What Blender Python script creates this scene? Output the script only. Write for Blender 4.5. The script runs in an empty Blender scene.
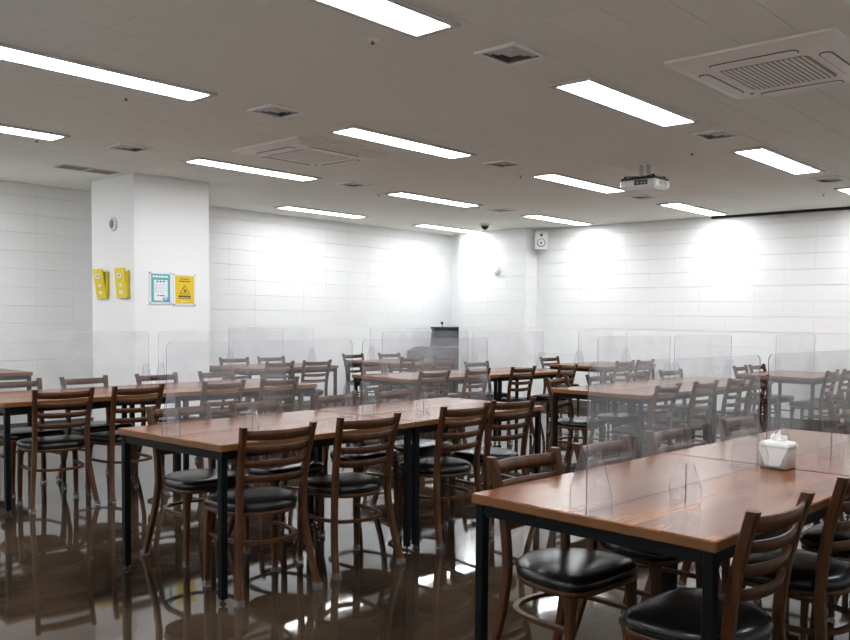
import bpy, math, random
from mathutils import Vector, Matrix

# ------------------------------------------------------------------ camera, world, exposure
scene = bpy.context.scene
COL = scene.collection
CAM_H = 1.3445
cam_data = bpy.data.cameras.new('camera')
cam = bpy.data.objects.new('camera', cam_data)
COL.objects.link(cam)
F = Vector((0.77298766, 0.63275438, -0.04595622))
R = Vector((0.63383188, -0.77336213, 0.01296768))
U = Vector((0.02733544, 0.03915237, 0.99885928))
m3 = Matrix((R, U, -F)).transposed()
cam.matrix_world = Matrix.Translation((0, 0, CAM_H)) @ m3.to_4x4()
cam_data.sensor_fit = 'HORIZONTAL'
cam_data.sensor_width = 36.0
cam_data.lens = 36.0 * 855.69 / 850.0
cam_data.shift_x = (425 - 518.2) / 850.0
cam_data.shift_y = (359.25 - 320) / 850.0
cam_data.clip_start = 0.05
scene.camera = cam

world = bpy.data.worlds.new('world')
scene.world = world
world.use_nodes = True
world.node_tree.nodes['Background'].inputs[0].default_value = (0.8, 0.9, 1.0, 1)
world.node_tree.nodes['Background'].inputs[1].default_value = 0.02

scene.view_settings.view_transform = 'Standard'
scene.view_settings.look = 'None'
scene.view_settings.gamma = 1.0
scene.view_settings.use_curve_mapping = False
scene.view_settings.exposure = 0.0
scene.cycles.transparent_max_bounces = 40
scene.cycles.max_bounces = 10
scene.cycles.diffuse_bounces = 6
LAMP = 26.5            # emission of the ceiling light diffusers

random.seed(7)
CE = 2.788             # ceiling height
WA = 10.356            # y of the back wall
WB = 10.79             # x of the right wall
XL, YF = -1.3, -1.6    # unseen walls behind the viewpoint, set close to bounce light onto the ceiling

# ------------------------------------------------------------------ materials
def new_mat(name):
    m = bpy.data.materials.new(name)
    m.use_nodes = True
    return m, m.node_tree.nodes, m.node_tree.links, m.node_tree.nodes['Principled BSDF']

def simple(name, col, rough=0.5, metal=0.0, spec=0.5, coat=0.0, bump=None, var=0.0, vscale=8.0):
    m, n, l, b = new_mat(name)
    b.inputs['Base Color'].default_value = (*col, 1)
    b.inputs['Roughness'].default_value = rough
    b.inputs['Metallic'].default_value = metal
    b.inputs['Specular IOR Level'].default_value = spec
    b.inputs['Coat Weight'].default_value = coat
    if var or bump:
        tc = n.new('ShaderNodeTexCoord')
    if var:
        nz = n.new('ShaderNodeTexNoise'); nz.inputs['Scale'].default_value = vscale
        nz.inputs['Detail'].default_value = 5
        l.new(tc.outputs['Object'], nz.inputs['Vector'])
        mx = n.new('ShaderNodeMix'); mx.data_type = 'RGBA'
        mx.inputs[6].default_value = (*[c * (1 - var) for c in col], 1)
        mx.inputs[7].default_value = (*[min(1, c * (1 + var)) for c in col], 1)
        l.new(nz.outputs['Fac'], mx.inputs[0])
        l.new(mx.outputs[2], b.inputs['Base Color'])
    if bump:
        sc, st = bump
        nb = n.new('ShaderNodeTexNoise'); nb.inputs['Scale'].default_value = sc
        nb.inputs['Detail'].default_value = 4
        l.new(tc.outputs['Object'], nb.inputs['Vector'])
        bp = n.new('ShaderNodeBump'); bp.inputs['Strength'].default_value = st
        bp.inputs['Distance'].default_value = 0.01
        l.new(nb.outputs['Fac'], bp.inputs['Height'])
        l.new(bp.outputs['Normal'], b.inputs['Normal'])
    return m

M = {}
M['wall'] = simple('white_block_paint', (0.89, 0.90, 0.905), 0.55, bump=(55, 0.10), var=0.02, vscale=3)
M['column'] = simple('white_column_paint', (0.88, 0.885, 0.89), 0.55, bump=(70, 0.05))
M['tile'] = simple('speckled_ceiling_tile', (0.865, 0.885, 0.825), 0.9, bump=(160, 0.25), var=0.07, vscale=95)
M['baseboard'] = simple('grey_green_baseboard', (0.10, 0.105, 0.085), 0.45)
M['black_strip'] = simple('black_strip', (0.008, 0.008, 0.009), 0.5)
M['frame_black'] = simple('black_steel', (0.0030, 0.0045, 0.0052), 0.42, spec=0.14)
M['rubber'] = simple('black_rubber', (0.01, 0.01, 0.01), 0.7)
M['vinyl'] = simple('black_vinyl', (0.006, 0.0065, 0.007), 0.27, spec=0.42, bump=(9, 0.18))
M['lamp_frame'] = simple('grey_lamp_frame', (0.62, 0.62, 0.61), 0.5)
M['white_plastic'] = simple('white_plastic', (0.80, 0.80, 0.78), 0.4)
M['cream_plastic'] = simple('cream_plastic', (0.90, 0.875, 0.83), 0.45)
M['grille_tan'] = simple('tan_grille', (0.36, 0.33, 0.28), 0.6)
M['vent_white'] = simple('white_vent', (0.92, 0.92, 0.92), 0.5)
M['vent_dark'] = simple('vent_inside', (0.12, 0.117, 0.112), 0.8)
M['vent_grey'] = simple('grey_vent_louver', (0.62, 0.61, 0.60), 0.5)
M['vent_brown'] = simple('brown_vent_louver', (0.30, 0.26, 0.18), 0.6)
M['chrome'] = simple('chrome', (0.6, 0.6, 0.6), 0.2, metal=1.0)
M['black_plastic'] = simple('black_plastic', (0.012, 0.012, 0.013), 0.35)
M['grey_plastic'] = simple('grey_plastic', (0.25, 0.26, 0.28), 0.45)
M['dark_grey'] = simple('dark_grey_laminate', (0.022, 0.025, 0.030), 0.4, var=0.25, vscale=12)
M['yellow'] = simple('yellow_plastic', (0.80, 0.62, 0.015), 0.4)
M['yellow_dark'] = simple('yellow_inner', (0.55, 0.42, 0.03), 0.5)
M['paper'] = simple('white_paper', (0.85, 0.85, 0.86), 0.6)
M['teal'] = simple('teal_print', (0.09, 0.45, 0.46), 0.4)
M['ink'] = simple('dark_ink', (0.03, 0.03, 0.035), 0.6)
M['blue_ink'] = simple('blue_ink', (0.16, 0.30, 0.62), 0.6)
M['pale_blue'] = simple('pale_blue_print', (0.55, 0.72, 0.82), 0.6)
M['tissue'] = simple('tissue_paper', (0.9, 0.9, 0.9), 0.8)
M['gold_poster'] = simple('yellow_print', (0.80, 0.57, 0.02), 0.4)

def chair_wood():
    m, n, l, b = new_mat('dark_brown_wood')
    tc = n.new('ShaderNodeTexCoord')
    mp = n.new('ShaderNodeMapping'); mp.inputs['Scale'].default_value = (40, 40, 5)
    nz = n.new('ShaderNodeTexNoise'); nz.inputs['Scale'].default_value = 1.0
    nz.inputs['Detail'].default_value = 5
    cr = n.new('ShaderNodeValToRGB')
    cr.color_ramp.elements[0].position = 0.3; cr.color_ramp.elements[0].color = (0.045, 0.0158, 0.0055, 1)
    cr.color_ramp.elements[1].position = 0.75; cr.color_ramp.elements[1].color = (0.090, 0.0335, 0.0115, 1)
    l.new(tc.outputs['Object'], mp.inputs['Vector']); l.new(mp.outputs['Vector'], nz.inputs['Vector'])
    l.new(nz.outputs['Fac'], cr.inputs['Fac']); l.new(cr.outputs['Color'], b.inputs['Base Color'])
    b.inputs['Roughness'].default_value = 0.38
    b.inputs['Specular IOR Level'].default_value = 0.25
    return m
M['chair_wood'] = chair_wood()

def table_wood():
    m, n, l, b = new_mat('stave_table_wood')
    tc = n.new('ShaderNodeTexCoord')
    oi = n.new('ShaderNodeObjectInfo')
    off = n.new('ShaderNodeVectorMath'); off.operation = 'SCALE'
    off.inputs[0].default_value = (3.1, 1.7, 0.0)
    l.new(oi.outputs['Random'], off.inputs['Scale'])
    ad = n.new('ShaderNodeVectorMath'); ad.operation = 'ADD'
    l.new(tc.outputs['Object'], ad.inputs[0]); l.new(off.outputs[0], ad.inputs[1])
    br = n.new('ShaderNodeTexBrick')
    br.offset = 0.37; br.offset_frequency = 2
    br.inputs['Color1'].default_value = (0.0, 0.0, 0.0, 1)
    br.inputs['Color2'].default_value = (1, 1, 1, 1)
    br.inputs['Mortar'].default_value = (0.3, 0.3, 0.3, 1)
    br.inputs['Scale'].default_value = 1.0
    br.inputs['Mortar Size'].default_value = 0.0006
    br.inputs['Mortar Smooth'].default_value = 0.5
    br.inputs['Brick Width'].default_value = 0.55
    br.inputs['Row Height'].default_value = 0.046
    l.new(ad.outputs[0], br.inputs['Vector'])
    mp = n.new('ShaderNodeMapping'); mp.inputs['Scale'].default_value = (2.2, 55, 40)
    l.new(ad.outputs[0], mp.inputs['Vector'])
    nz = n.new('ShaderNodeTexNoise'); nz.inputs['Scale'].default_value = 1.0
    nz.inputs['Detail'].default_value = 3; nz.inputs['Distortion'].default_value = 0.0
    l.new(mp.outputs['Vector'], nz.inputs['Vector'])
    mix = n.new('ShaderNodeMix'); mix.data_type = 'RGBA'; mix.inputs[0].default_value = 0.46
    l.new(br.outputs['Color'], mix.inputs[6]); l.new(nz.outputs['Fac'], mix.inputs[7])
    cr = n.new('ShaderNodeValToRGB')
    e = cr.color_ramp.elements
    e[0].position = 0.12; e[0].color = (0.105, 0.029, 0.0075, 1)
    e[1].position = 0.85; e[1].color = (0.30, 0.112, 0.030, 1)
    e2 = cr.color_ramp.elements.new(0.5); e2.color = (0.180, 0.056, 0.0145, 1)
    l.new(mix.outputs[2], cr.inputs['Fac']); l.new(cr.outputs['Color'], b.inputs['Base Color'])
    b.inputs['Roughness'].default_value = 0.24
    return m
M['table_wood'] = table_wood()
M['table_edge'] = simple('orange_brown_table_edge', (0.150, 0.058, 0.0125), 0.4, var=0.35, vscale=14)

def floor_mat():
    m, n, l, b = new_mat('polished_brown_floor')
    tc = n.new('ShaderNodeTexCoord')
    nz = n.new('ShaderNodeTexNoise'); nz.inputs['Scale'].default_value = 0.9
    nz.inputs['Detail'].default_value = 9; nz.inputs['Roughness'].default_value = 0.62
    nz.inputs['Distortion'].default_value = 1.2
    l.new(tc.outputs['Object'], nz.inputs['Vector'])
    cr = n.new('ShaderNodeValToRGB')
    e = cr.color_ramp.elements
    e[0].position = 0.34; e[0].color = (0.013, 0.0088, 0.0066, 1)
    e[1].position = 0.68; e[1].color = (0.060, 0.040, 0.025, 1)
    l.new(nz.outputs['Fac'], cr.inputs['Fac']); l.new(cr.outputs['Color'], b.inputs['Base Color'])
    n2 = n.new('ShaderNodeTexNoise'); n2.inputs['Scale'].default_value = 2.2; n2.inputs['Detail'].default_value = 2
    l.new(tc.outputs['Object'], n2.inputs['Vector'])
    bp = n.new('ShaderNodeBump'); bp.inputs['Strength'].default_value = 0.12; bp.inputs['Distance'].default_value = 0.01
    l.new(n2.outputs['Fac'], bp.inputs['Height']); l.new(bp.outputs['Normal'], b.inputs['Normal'])
    n3 = n.new('ShaderNodeTexNoise'); n3.inputs['Scale'].default_value = 3.0; n3.inputs['Detail'].default_value = 8
    l.new(tc.outputs['Object'], n3.inputs['Vector'])
    mr = n.new('ShaderNodeMapRange'); mr.inputs['From Min'].default_value = 0.3; mr.inputs['From Max'].default_value = 0.75
    mr.inputs['To Min'].default_value = 0.02; mr.inputs['To Max'].default_value = 0.08
    l.new(n3.outputs['Fac'], mr.inputs['Value']); l.new(mr.outputs[0], b.inputs['Roughness'])
    b.inputs['IOR'].default_value = 1.55
    return m
M['floor'] = floor_mat()

def acrylic(name, haze, tint=(0.97, 0.975, 0.985)):
    m = bpy.data.materials.new(name); m.use_nodes = True
    n, l = m.node_tree.nodes, m.node_tree.links
    n.clear()
    out = n.new('ShaderNodeOutputMaterial')
    tr = n.new('ShaderNodeBsdfTransparent'); tr.inputs[0].default_value = (*tint, 1)
    gl = n.new('ShaderNodeBsdfGlossy'); gl.inputs['Roughness'].default_value = 0.03
    lw = n.new('ShaderNodeLayerWeight'); lw.inputs['Blend'].default_value = 0.5
    pw = n.new('ShaderNodeMath'); pw.operation = 'POWER'; pw.inputs[1].default_value = 4.0
    l.new(lw.outputs['Facing'], pw.inputs[0])
    fr = n.new('ShaderNodeMapRange'); fr.inputs['To Min'].default_value = 0.03; fr.inputs['To Max'].default_value = 0.7
    l.new(pw.outputs[0], fr.inputs['Value'])
    m1 = n.new('ShaderNodeMixShader')
    l.new(fr.outputs[0], m1.inputs[0]); l.new(tr.outputs[0], m1.inputs[1]); l.new(gl.outputs[0], m1.inputs[2])
    df = n.new('ShaderNodeBsdfDiffuse'); df.inputs[0].default_value = (0.80, 0.81, 0.84, 1)
    tl = n.new('ShaderNodeBsdfTranslucent'); tl.inputs[0].default_value = (0.80, 0.81, 0.84, 1)
    m2 = n.new('ShaderNodeMixShader'); m2.inputs[0].default_value = 0.5
    l.new(df.outputs[0], m2.inputs[1]); l.new(tl.outputs[0], m2.inputs[2])
    tc = n.new('ShaderNodeTexCoord'); oi = n.new('ShaderNodeObjectInfo')
    off = n.new('ShaderNodeVectorMath'); off.operation = 'SCALE'; off.inputs[0].default_value = (7, 0, 5)
    l.new(oi.outputs['Random'], off.inputs['Scale'])
    ad = n.new('ShaderNodeVectorMath'); ad.operation = 'ADD'
    l.new(tc.outputs['Object'], ad.inputs[0]); l.new(off.outputs[0], ad.inputs[1])
    nz = n.new('ShaderNodeTexNoise'); nz.inputs['Scale'].default_value = 4.5; nz.inputs['Detail'].default_value = 6
    l.new(ad.outputs[0], nz.inputs['Vector'])
    mr = n.new('ShaderNodeMapRange')
    mr.inputs['From Min'].default_value = 0.42; mr.inputs['From Max'].default_value = 0.78
    mr.inputs['To Min'].default_value = haze; mr.inputs['To Max'].default_value = haze * 2.4
    l.new(nz.outputs['Fac'], mr.inputs['Value'])
    m3_ = n.new('ShaderNodeMixShader')
    l.new(mr.outputs[0], m3_.inputs[0]); l.new(m1.outputs[0], m3_.inputs[1]); l.new(m2.outputs[0], m3_.inputs[2])
    l.new(m3_.outputs[0], out.inputs['Surface'])
    return m
M['acrylic'] = acrylic('hazy_acrylic', 0.040, (0.985, 0.985, 0.99))
M['acrylic_foot'] = acrylic('clear_acrylic_foot', 0.02)
M['acrylic_edge'] = acrylic('acrylic_edge', 0.10, (0.30, 0.28, 0.40))
M['cap'] = acrylic('clear_plastic_cap', 0.14, (0.80, 0.80, 0.78))

def lamp_mat():
    m = bpy.data.materials.new('lit_diffuser'); m.use_nodes = True
    n, l = m.node_tree.nodes, m.node_tree.links
    n.clear()
    out = n.new('ShaderNodeOutputMaterial'); em = n.new('ShaderNodeEmission')
    em.inputs[0].default_value = (0.965, 0.985, 1.0, 1); em.inputs[1].default_value = LAMP
    l.new(em.outputs[0], out.inputs['Surface'])
    return m
M['lamp'] = lamp_mat()

# ------------------------------------------------------------------ mesh helpers
class MB:
    def __init__(self):
        self.v, self.f, self.mi, self.sm = [], [], [], []
    def face(self, idx, mi=0, smooth=False):
        self.f.append(idx); self.mi.append(mi); self.sm.append(smooth)
    def box(self, x0, x1, y0, y1, z0, z1, mi=0):
        o = len(self.v)
        self.v += [(x, y, z) for z in (z0, z1) for y in (y0, y1) for x in (x0, x1)]
        for q in ((0, 2, 3, 1), (4, 5, 7, 6), (0, 1, 5, 4), (2, 6, 7, 3), (0, 4, 6, 2), (1, 3, 7, 5)):
            self.face([o + i for i in q], mi)
        return self
    def bbox(self, x0, x1, y0, y1, z0, z1, b=0.004, mi=0):
        """box with chamfered edges"""
        o = len(self.v)
        cs = []
        for sx, X in ((-1, x0), (1, x1)):
            for sy, Y in ((-1, y0), (1, y1)):
                for sz, Z in ((-1, z0), (1, z1)):
                    cs.append((sx, sy, sz))
                    self.v += [(X, Y - sy * b, Z - sz * b), (X - sx * b, Y, Z - sz * b), (X - sx * b, Y - sy * b, Z)]
        idx = {c: o + 3 * i for i, c in enumerate(cs)}
        S = (-1, 1)
        for s in S:
            a = [idx[(s, p, q)] for p, q in ((-1, -1), (1, -1), (1, 1), (-1, 1))]
            self.face(a if s > 0 else a[::-1], mi)
            a = [idx[(p, s, q)] + 1 for p, q in ((-1, -1), (1, -1), (1, 1), (-1, 1))]
            self.face(a[::-1] if s > 0 else a, mi)
            a = [idx[(p, q, s)] + 2 for p, q in ((-1, -1), (1, -1), (1, 1), (-1, 1))]
            self.face(a if s > 0 else a[::-1], mi)
        for s in S:
            for t in S:
                a = [idx[(-1, s, t)] + 1, idx[(1, s, t)] + 1, idx[(1, s, t)] + 2, idx[(-1, s, t)] + 2]
                self.face(a if s * t < 0 else a[::-1], mi)
                a = [idx[(s, -1, t)] + 0, idx[(s, 1, t)] + 0, idx[(s, 1, t)] + 2, idx[(s, -1, t)] + 2]
                self.face(a if s * t > 0 else a[::-1], mi)
                a = [idx[(s, t, -1)] + 0, idx[(s, t, 1)] + 0, idx[(s, t, 1)] + 1, idx[(s, t, -1)] + 1]
                self.face(a if s * t < 0 else a[::-1], mi)
        for c in cs:
            a = [idx[c], idx[c] + 1, idx[c] + 2]
            self.face(a if c[0] * c[1] * c[2] > 0 else a[::-1], mi)
        return self
    def rings(self, rings, cap0=True, cap1=True, mi=0, smooth=True):
        """connect equal-length vertex rings"""
        o = len(self.v); k = len(rings[0])
        for r in rings: self.v += [tuple(p) for p in r]
        for i in range(len(rings) - 1):
            for j in range(k):
                a, b_ = o + i * k + j, o + i * k + (j + 1) % k
                self.face([a, b_, b_ + k, a + k], mi, smooth)
        if cap0: self.face([o + j for j in range(k)][::-1], mi, False)
        if cap1: self.face([o + (len(rings) - 1) * k + j for j in range(k)], mi, False)
        return self
    def lathe(self, prof, c=(0, 0, 0), n=16, mi=0, smooth=True):
        """prof: (r, z) upward"""
        rs = []
        for r, z in prof:
            rs.append([(c[0] + r * math.cos(2 * math.pi * j / n), c[1] + r * math.sin(2 * math.pi * j / n), c[2] + z) for j in range(n)])
        return self.rings(rs, mi=mi, smooth=smooth)
    def tube(self, pts, r, n=8, mi=0):
        rs = []
        for i, p in enumerate(pts):
            p = Vector(p)
            t = (Vector(pts[min(i + 1, len(pts) - 1)]) - Vector(pts[max(i - 1, 0)])).normalized()
            a = t.cross(Vector((0, 0, 1)))
            if a.length < 1e-3: a = Vector((1, 0, 0))
            a.normalize(); b_ = a.cross(t).normalized()
            rr = r[i] if isinstance(r, (list, tuple)) else r
            rs.append([p + rr * (a * math.cos(2 * math.pi * j / n) + b_ * -math.sin(2 * math.pi * j / n)) for j in range(n)])
        return self.rings(rs, mi=mi)
    def prism(self, poly, axis, a0, a1, mi=0, mi_side=None):
        """2-D polygon (counter-clockwise) extruded along axis 'x','y','z'"""
        o = len(self.v); k = len(poly)
        for a in (a0, a1):
            for p, q in poly:
                self.v.append({'x': (a, p, q), 'y': (p, a, q), 'z': (p, q, a)}[axis])
        flip = (axis == 'y')
        bot, top = [o + j for j in range(k)], [o + k + j for j in range(k)]
        self.face(bot if flip else bot[::-1], mi)
        self.face(top[::-1] if flip else top, mi)
        for j in range(k):
            q = [o + j, o + (j + 1) % k, o + k + (j + 1) % k, o + k + j]
            self.face(q[::-1] if flip else q, mi if mi_side is None else mi_side)
        return self
    def mesh(self, name, mats):
        me = bpy.data.meshes.new(name)
        me.from_pydata([tuple(p) for p in self.v], [], self.f)
        for mt in (mats if isinstance(mats, (list, tuple)) else [mats]):
            me.materials.append(M[mt])
        for p, mi, sm in zip(me.polygons, self.mi, self.sm):
            p.material_index = mi; p.use_smooth = sm
        me.update()
        return me
    def build(self, name, mats, parent=None):
        return put(name, self.mesh(name, mats), parent)

def put(name, me, parent=None, loc=(0, 0, 0), rz=0.0):
    o = bpy.data.objects.new(name, me)
    COL.objects.link(o)
    o.location = loc
    if rz: o.rotation_euler = (0, 0, rz)
    if parent is not None: o.parent = parent
    return o

def tag(o, label=None, cat=None, group=None, kind=None):
    if label: o['label'] = label
    if cat: o['category'] = cat
    if group: o['group'] = group
    if kind: o['kind'] = kind
    return o

def thing(name, label, cat, loc=(0, 0, 0), rz=0.0, group=None):
    return tag(put(name, None, None, loc, rz), label, cat, group)

def copy_tree(o, parent=None):
    c = o.copy(); COL.objects.link(c); c.parent = parent
    for ch in list(o.children): copy_tree(ch, c)
    return c

# ------------------------------------------------------------------ setting
tag(MB().box(XL - 0.2, WB + 0.2, YF - 0.2, WA + 0.2, -0.1, 0).build('floor', 'floor'), kind='structure')
ceiling = tag(MB().box(XL - 0.2, WB + 0.2, YF - 0.2, WA + 0.2, CE + 0.014, CE + 0.12).build('ceiling', 'tile'), kind='structure')
wall_back = tag(MB().box(XL - 0.2, WB + 0.2, WA + 0.004, WA + 0.15, 0, CE + 0.014).build('wall_back', 'wall'), kind='structure')
wall_right = tag(MB().box(WB + 0.004, WB + 0.15, YF - 0.2, WA + 0.004, 0, CE + 0.014).build('wall_right', 'wall'), kind='structure')
tag(MB().box(XL - 0.15, XL, YF - 0.2, WA + 0.004, 0, CE + 0.014).build('wall_left_unseen', 'wall'), kind='structure')
tag(MB().box(XL, WB + 0.004, YF - 0.15, YF, 0, CE + 0.014).build('wall_front_unseen', 'wall'), kind='structure')

# ceiling tiles: 0.61 x 0.3035, alternate rows shifted by half a tile
TX, TY = 0.6085, 0.3035
tiles = []
k0 = int(math.floor((YF - 1.672) / TY)); k1 = int(math.ceil((WA - 1.672) / TY))
for k in range(k0, k1 + 1):
    y0, y1 = 1.672 + k * TY, 1.672 + (k + 1) * TY
    y0c, y1c = max(y0, YF), min(y1, WA)
    if y1c - y0c < 0.02: continue
    xo = 3.90 if k % 2 == 0 else 3.597
    n0 = int(math.floor((XL - xo) / TX))
    n1 = int(math.ceil((WB - xo) / TX))
    for n in range(n0, n1 + 1):
        x0, x1 = max(xo + n * TX, XL), min(xo + (n + 1) * TX, WB)
        if x1 - x0 < 0.02: continue
        tiles.append((x0, x1, y0c, y1c))
def cam_px(p):
    d = Vector(p) - Vector((0, 0, CAM_H)); z = d.dot(F)
    if z < 0.1: return None
    return 518.2 + 855.7 * d.dot(R) / z, 359.25 - 855.7 * d.dot(U) / z, z
def tile_rank(t):
    q = cam_px(((t[0] + t[1]) / 2, (t[2] + t[3]) / 2, CE))
    if q is None or not (-40 < q[0] < 890 and -40 < q[1]): return 1e9
    return q[2]
tiles.sort(key=tile_rank)
g = 0.0016
full = MB().bbox(-TX / 2 + g, TX / 2 - g, -TY / 2 + g, TY / 2 - g, 0, 0.0136, 0.0018).mesh('tile', 'tile')
rest = MB()
for i, (x0, x1, y0, y1) in enumerate(tiles):
    dz = random.uniform(0, 0.0012)
    if i < 300:
        cx, cy = (x0 + x1) / 2, (y0 + y1) / 2
        if x1 - x0 > TX - 0.001 and y1 - y0 > TY - 0.001:
            put('tile', full, ceiling, (cx, cy, CE + dz * 0))
        else:
            hx, hy = (x1 - x0) / 2, (y1 - y0) / 2
            me = MB().bbox(-hx + g, hx - g, -hy + g, hy - g, 0, 0.0136, 0.0018).mesh('tile', 'tile')
            put('tile', me, ceiling, (cx, cy, CE))
    else:
        rest.bbox(x0 + g, x1 - g, y0 + g, y1 - g, CE, CE + 0.0136, 0.0018)
tag(rest.build('tile_field', 'tile', ceiling), kind='stuff')

# painted block courses
CH = 0.2035
courses = []
z = 0.004
while z < CE - 0.02:
    courses.append((z, min(z + CH, CE))); z += CH
def block_mesh(axis, ln, h):
    # block standing on a wall, thickness 12 mm, origin at its centre on the outer face side
    a, b = ln / 2 - 0.0004, h / 2 - 0.0016
    m = MB()
    pr_ = [(0.0025, -b), (0.012, -b), (0.012, b), (0.0025, b), (0, b - 0.0025), (0, -b + 0.0025)]
    if axis == 'y':   # face looks to -y
        m.prism(pr_, 'x', -a, a)
    else:             # face looks to -x
        m.prism(pr_, 'y', -a, a)
    return m.mesh('block', 'wall')
cache = {}
def lay_blocks(parent, axis, plane, joints, individual):
    far = MB()
    for (z0, z1) in courses:
        course_out = random.uniform(-0.0012, 0.0012)
        for s0, s1 in zip(joints[:-1], joints[1:]):
            ln, h = s1 - s0, z1 - z0
            c, zc = (s0 + s1) / 2, (z0 + z1) / 2
            out = plane + course_out + random.uniform(-0.0005, 0.0005)
            if individual(c):
                key = (axis, round(ln, 4), round(h, 4))
                if key not in cache: cache[key] = block_mesh(*key)
                o = put('block', cache[key], parent, (c, out, zc) if axis == 'y' else (out, c, zc))
                if axis == 'y': o.rotation_euler = (random.gauss(0, 0.005), 0, 0)
                else: o.rotation_euler = (0, random.gauss(0, 0.005), 0)
            else:
                a, b = ln / 2 - 0.0011, h / 2 - 0.0022
                if axis == 'y': far.bbox(c - a, c + a, out, out + 0.012, zc - b, zc + b, 0.0026)
                else: far.bbox(out, out + 0.012, c - a, c + a, zc - b, zc + b, 0.0026)
    if far.v: tag(far.build('block_field', 'wall', parent), kind='stuff')
def joint_list(anchor, pitch, lo, hi):
    j = [lo]
    s = anchor + math.ceil((lo - anchor) / pitch) * pitch
    while s < hi - 0.01:
        if s - lo > 0.01: j.append(s)
        s += pitch
    j.append(hi)
    return j
lay_blocks(wall_back, 'y', WA - 0.008, joint_list(7.686, 0.405, XL, WB), lambda c: 2.5 < c < 10.79)
lay_blocks(wall_right, 'x', WB - 0.008, joint_list(4.39, 0.402, YF, WA), lambda c: 2.6 < c < 8.5)
# pillar in the corner between the two block walls
PX, PY0, PY1 = 10.525, 8.475, 9.91
wall_pillar = tag(MB().box(PX + 0.004, WB, PY0 + 0.004, PY1, 0, CE).build('wall_corner_pillar', 'wall'), kind='structure')
lay_blocks(wall_pillar, 'x', PX - 0.008, joint_list(8.875, 0.402, PY0, PY1), lambda c: True)
lay_blocks(wall_pillar, 'y', PY0 - 0.008, [PX + 0.004, WB - 0.008], lambda c: True)

# free-standing white column carrying the posters
CX0, CX1, CY0, CY1 = 4.286, 5.124, 8.581, 9.52
colm = tag(MB().bbox(CX0, CX1, CY0, CY1, 0, CE - 0.0005, 0.004).build('wall_column', 'column'), kind='structure')

# baseboards, black strip along the top of the right wall
def baseboard(name, x0, x1, y0, y1):
    tag(MB().bbox(x0, x1, y0, y1, 0, 0.12, 0.003).build(name, 'baseboard'), kind='structure')
baseboard('baseboard_back', XL, WB - 0.03, WA - 0.032, WA - 0.0145)
baseboard('baseboard_right', WB - 0.032, WB - 0.0145, YF, PY0 - 0.035)
baseboard('baseboard_pillar', PX - 0.032, PX - 0.0145, PY0 - 0.033, PY1)
baseboard('baseboard_pillar_side', PX - 0.014, WB - 0.034, PY0 - 0.033, PY0 - 0.0145)
tag(MB().bbox(WB - 0.06, WB - 0.012, YF, 5.42, CE - 0.034, CE - 0.002, 0.003).build('trim_1', 'black_strip'), kind='structure')

# ------------------------------------------------------------------ ceiling lights
LU, LV, LX, LY, LDX, LDY = 1.314, 0.24, 4.254, 2.965, 2.501, 2.155
lf = MB()
e, hgt = 0.035, 0.016
for (x0, x1, y0, y1) in ((-e, LU + e, -e, 0), (-e, LU + e, LV, LV + e), (-e, 0, 0, LV), (LU, LU + e, 0, LV)):
    lf.bbox(x0, x1, y0, y1, -hgt, 0, 0.003)
lf_me = lf.mesh('lamp_frame', 'lamp_frame')
ld_me = MB().box(0, LU, 0, LV, -0.011, -0.001).mesh('diffuser', 'lamp')
lamp_labels = {
    (0, 0): 'long lit ceiling light beside the ceiling air unit above the tissue-box tables',
    (1, 0): 'long lit ceiling light between the projector and the air unit with visible slats',
    (2, 0): 'long lit ceiling light beside the black strip, farthest along it from the pillar',
    (-1, 0): 'long lit ceiling light between the middle tables and the tissue-box tables',
    (0, 1): 'long lit ceiling light between the two ceiling air units',
    (1, 1): 'long lit ceiling light ending beside the ceiling projector',
    (2, 1): 'long lit ceiling light touching the black strip start at the right wall',
    (-1, 1): 'long lit ceiling light over the open floor beside the middle tables',
    (0, 2): 'long lit ceiling light just in front of the poster column',
    (1, 2): 'long lit ceiling light over the tables between the air unit and the lectern',
    (2, 2): 'long lit ceiling light nearest the wall speaker',
    (-1, 2): 'long lit ceiling light over the end of the tables before the column',
    (1, 3): 'long lit ceiling light along the back wall beside the column',
    (2, 3): 'long lit ceiling light in the corner above the lectern'}
first = None
for i in range(-2, 3):
    for j in range(-1, 4):
        if (i, j) in ((0, 3),): continue
        lab = lamp_labels.get((i, j), 'long lit ceiling light over the empty part of the room away from the tables')
        grp = 'ceiling light panels' if (i, j) in lamp_labels else 'ceiling light panels over the empty part'
        t = thing('ceiling_light', lab, 'ceiling light', (LX + i * LDX, LY + j * LDY, CE - 0.0005), 0, grp)
        put('lamp_frame', lf_me, t); put('diffuser', ld_me, t)

# ------------------------------------------------------------------ air vents
def diffuser_parts(t, s=0.288):
    fr = MB(); w = 0.022
    for (x0, x1, y0, y1) in ((0, s, 0, w), (0, s, s - w, s), (0, w, w, s - w), (s - w, s, w, s - w)):
        fr.bbox(x0, x1, y0, y1, -0.014, 0, 0.002)
    fr.build('vent_frame', 'vent_white', t)
    MB().box(w, s - w, w, s - w, -0.003, -0.0005).build('vent_back', 'vent_dark', t)
    for k, (a, zz) in enumerate(((0.040, -0.013), (0.072, -0.012), (0.104, -0.011))):
        lv = MB(); c = s / 2; o_, i_ = c - a, c - a - 0.019
        def ring(h, z): return [(c - h, c - h, z), (c + h, c - h, z), (c + h, c + h, z), (c - h, c + h, z)]
        lv.rings([ring(o_, -0.003), ring(i_, zz), ring(i_ - 0.002, zz), ring(o_ - 0.002, -0.003)], cap0=False, cap1=False, smooth=False)
        lv.build('louver', 'vent_grey', t)
    MB().box(s / 2 - 0.022, s / 2 + 0.022, s / 2 - 0.022, s / 2 + 0.022, -0.010, -0.003).build('core', 'vent_grey', t)
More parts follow.
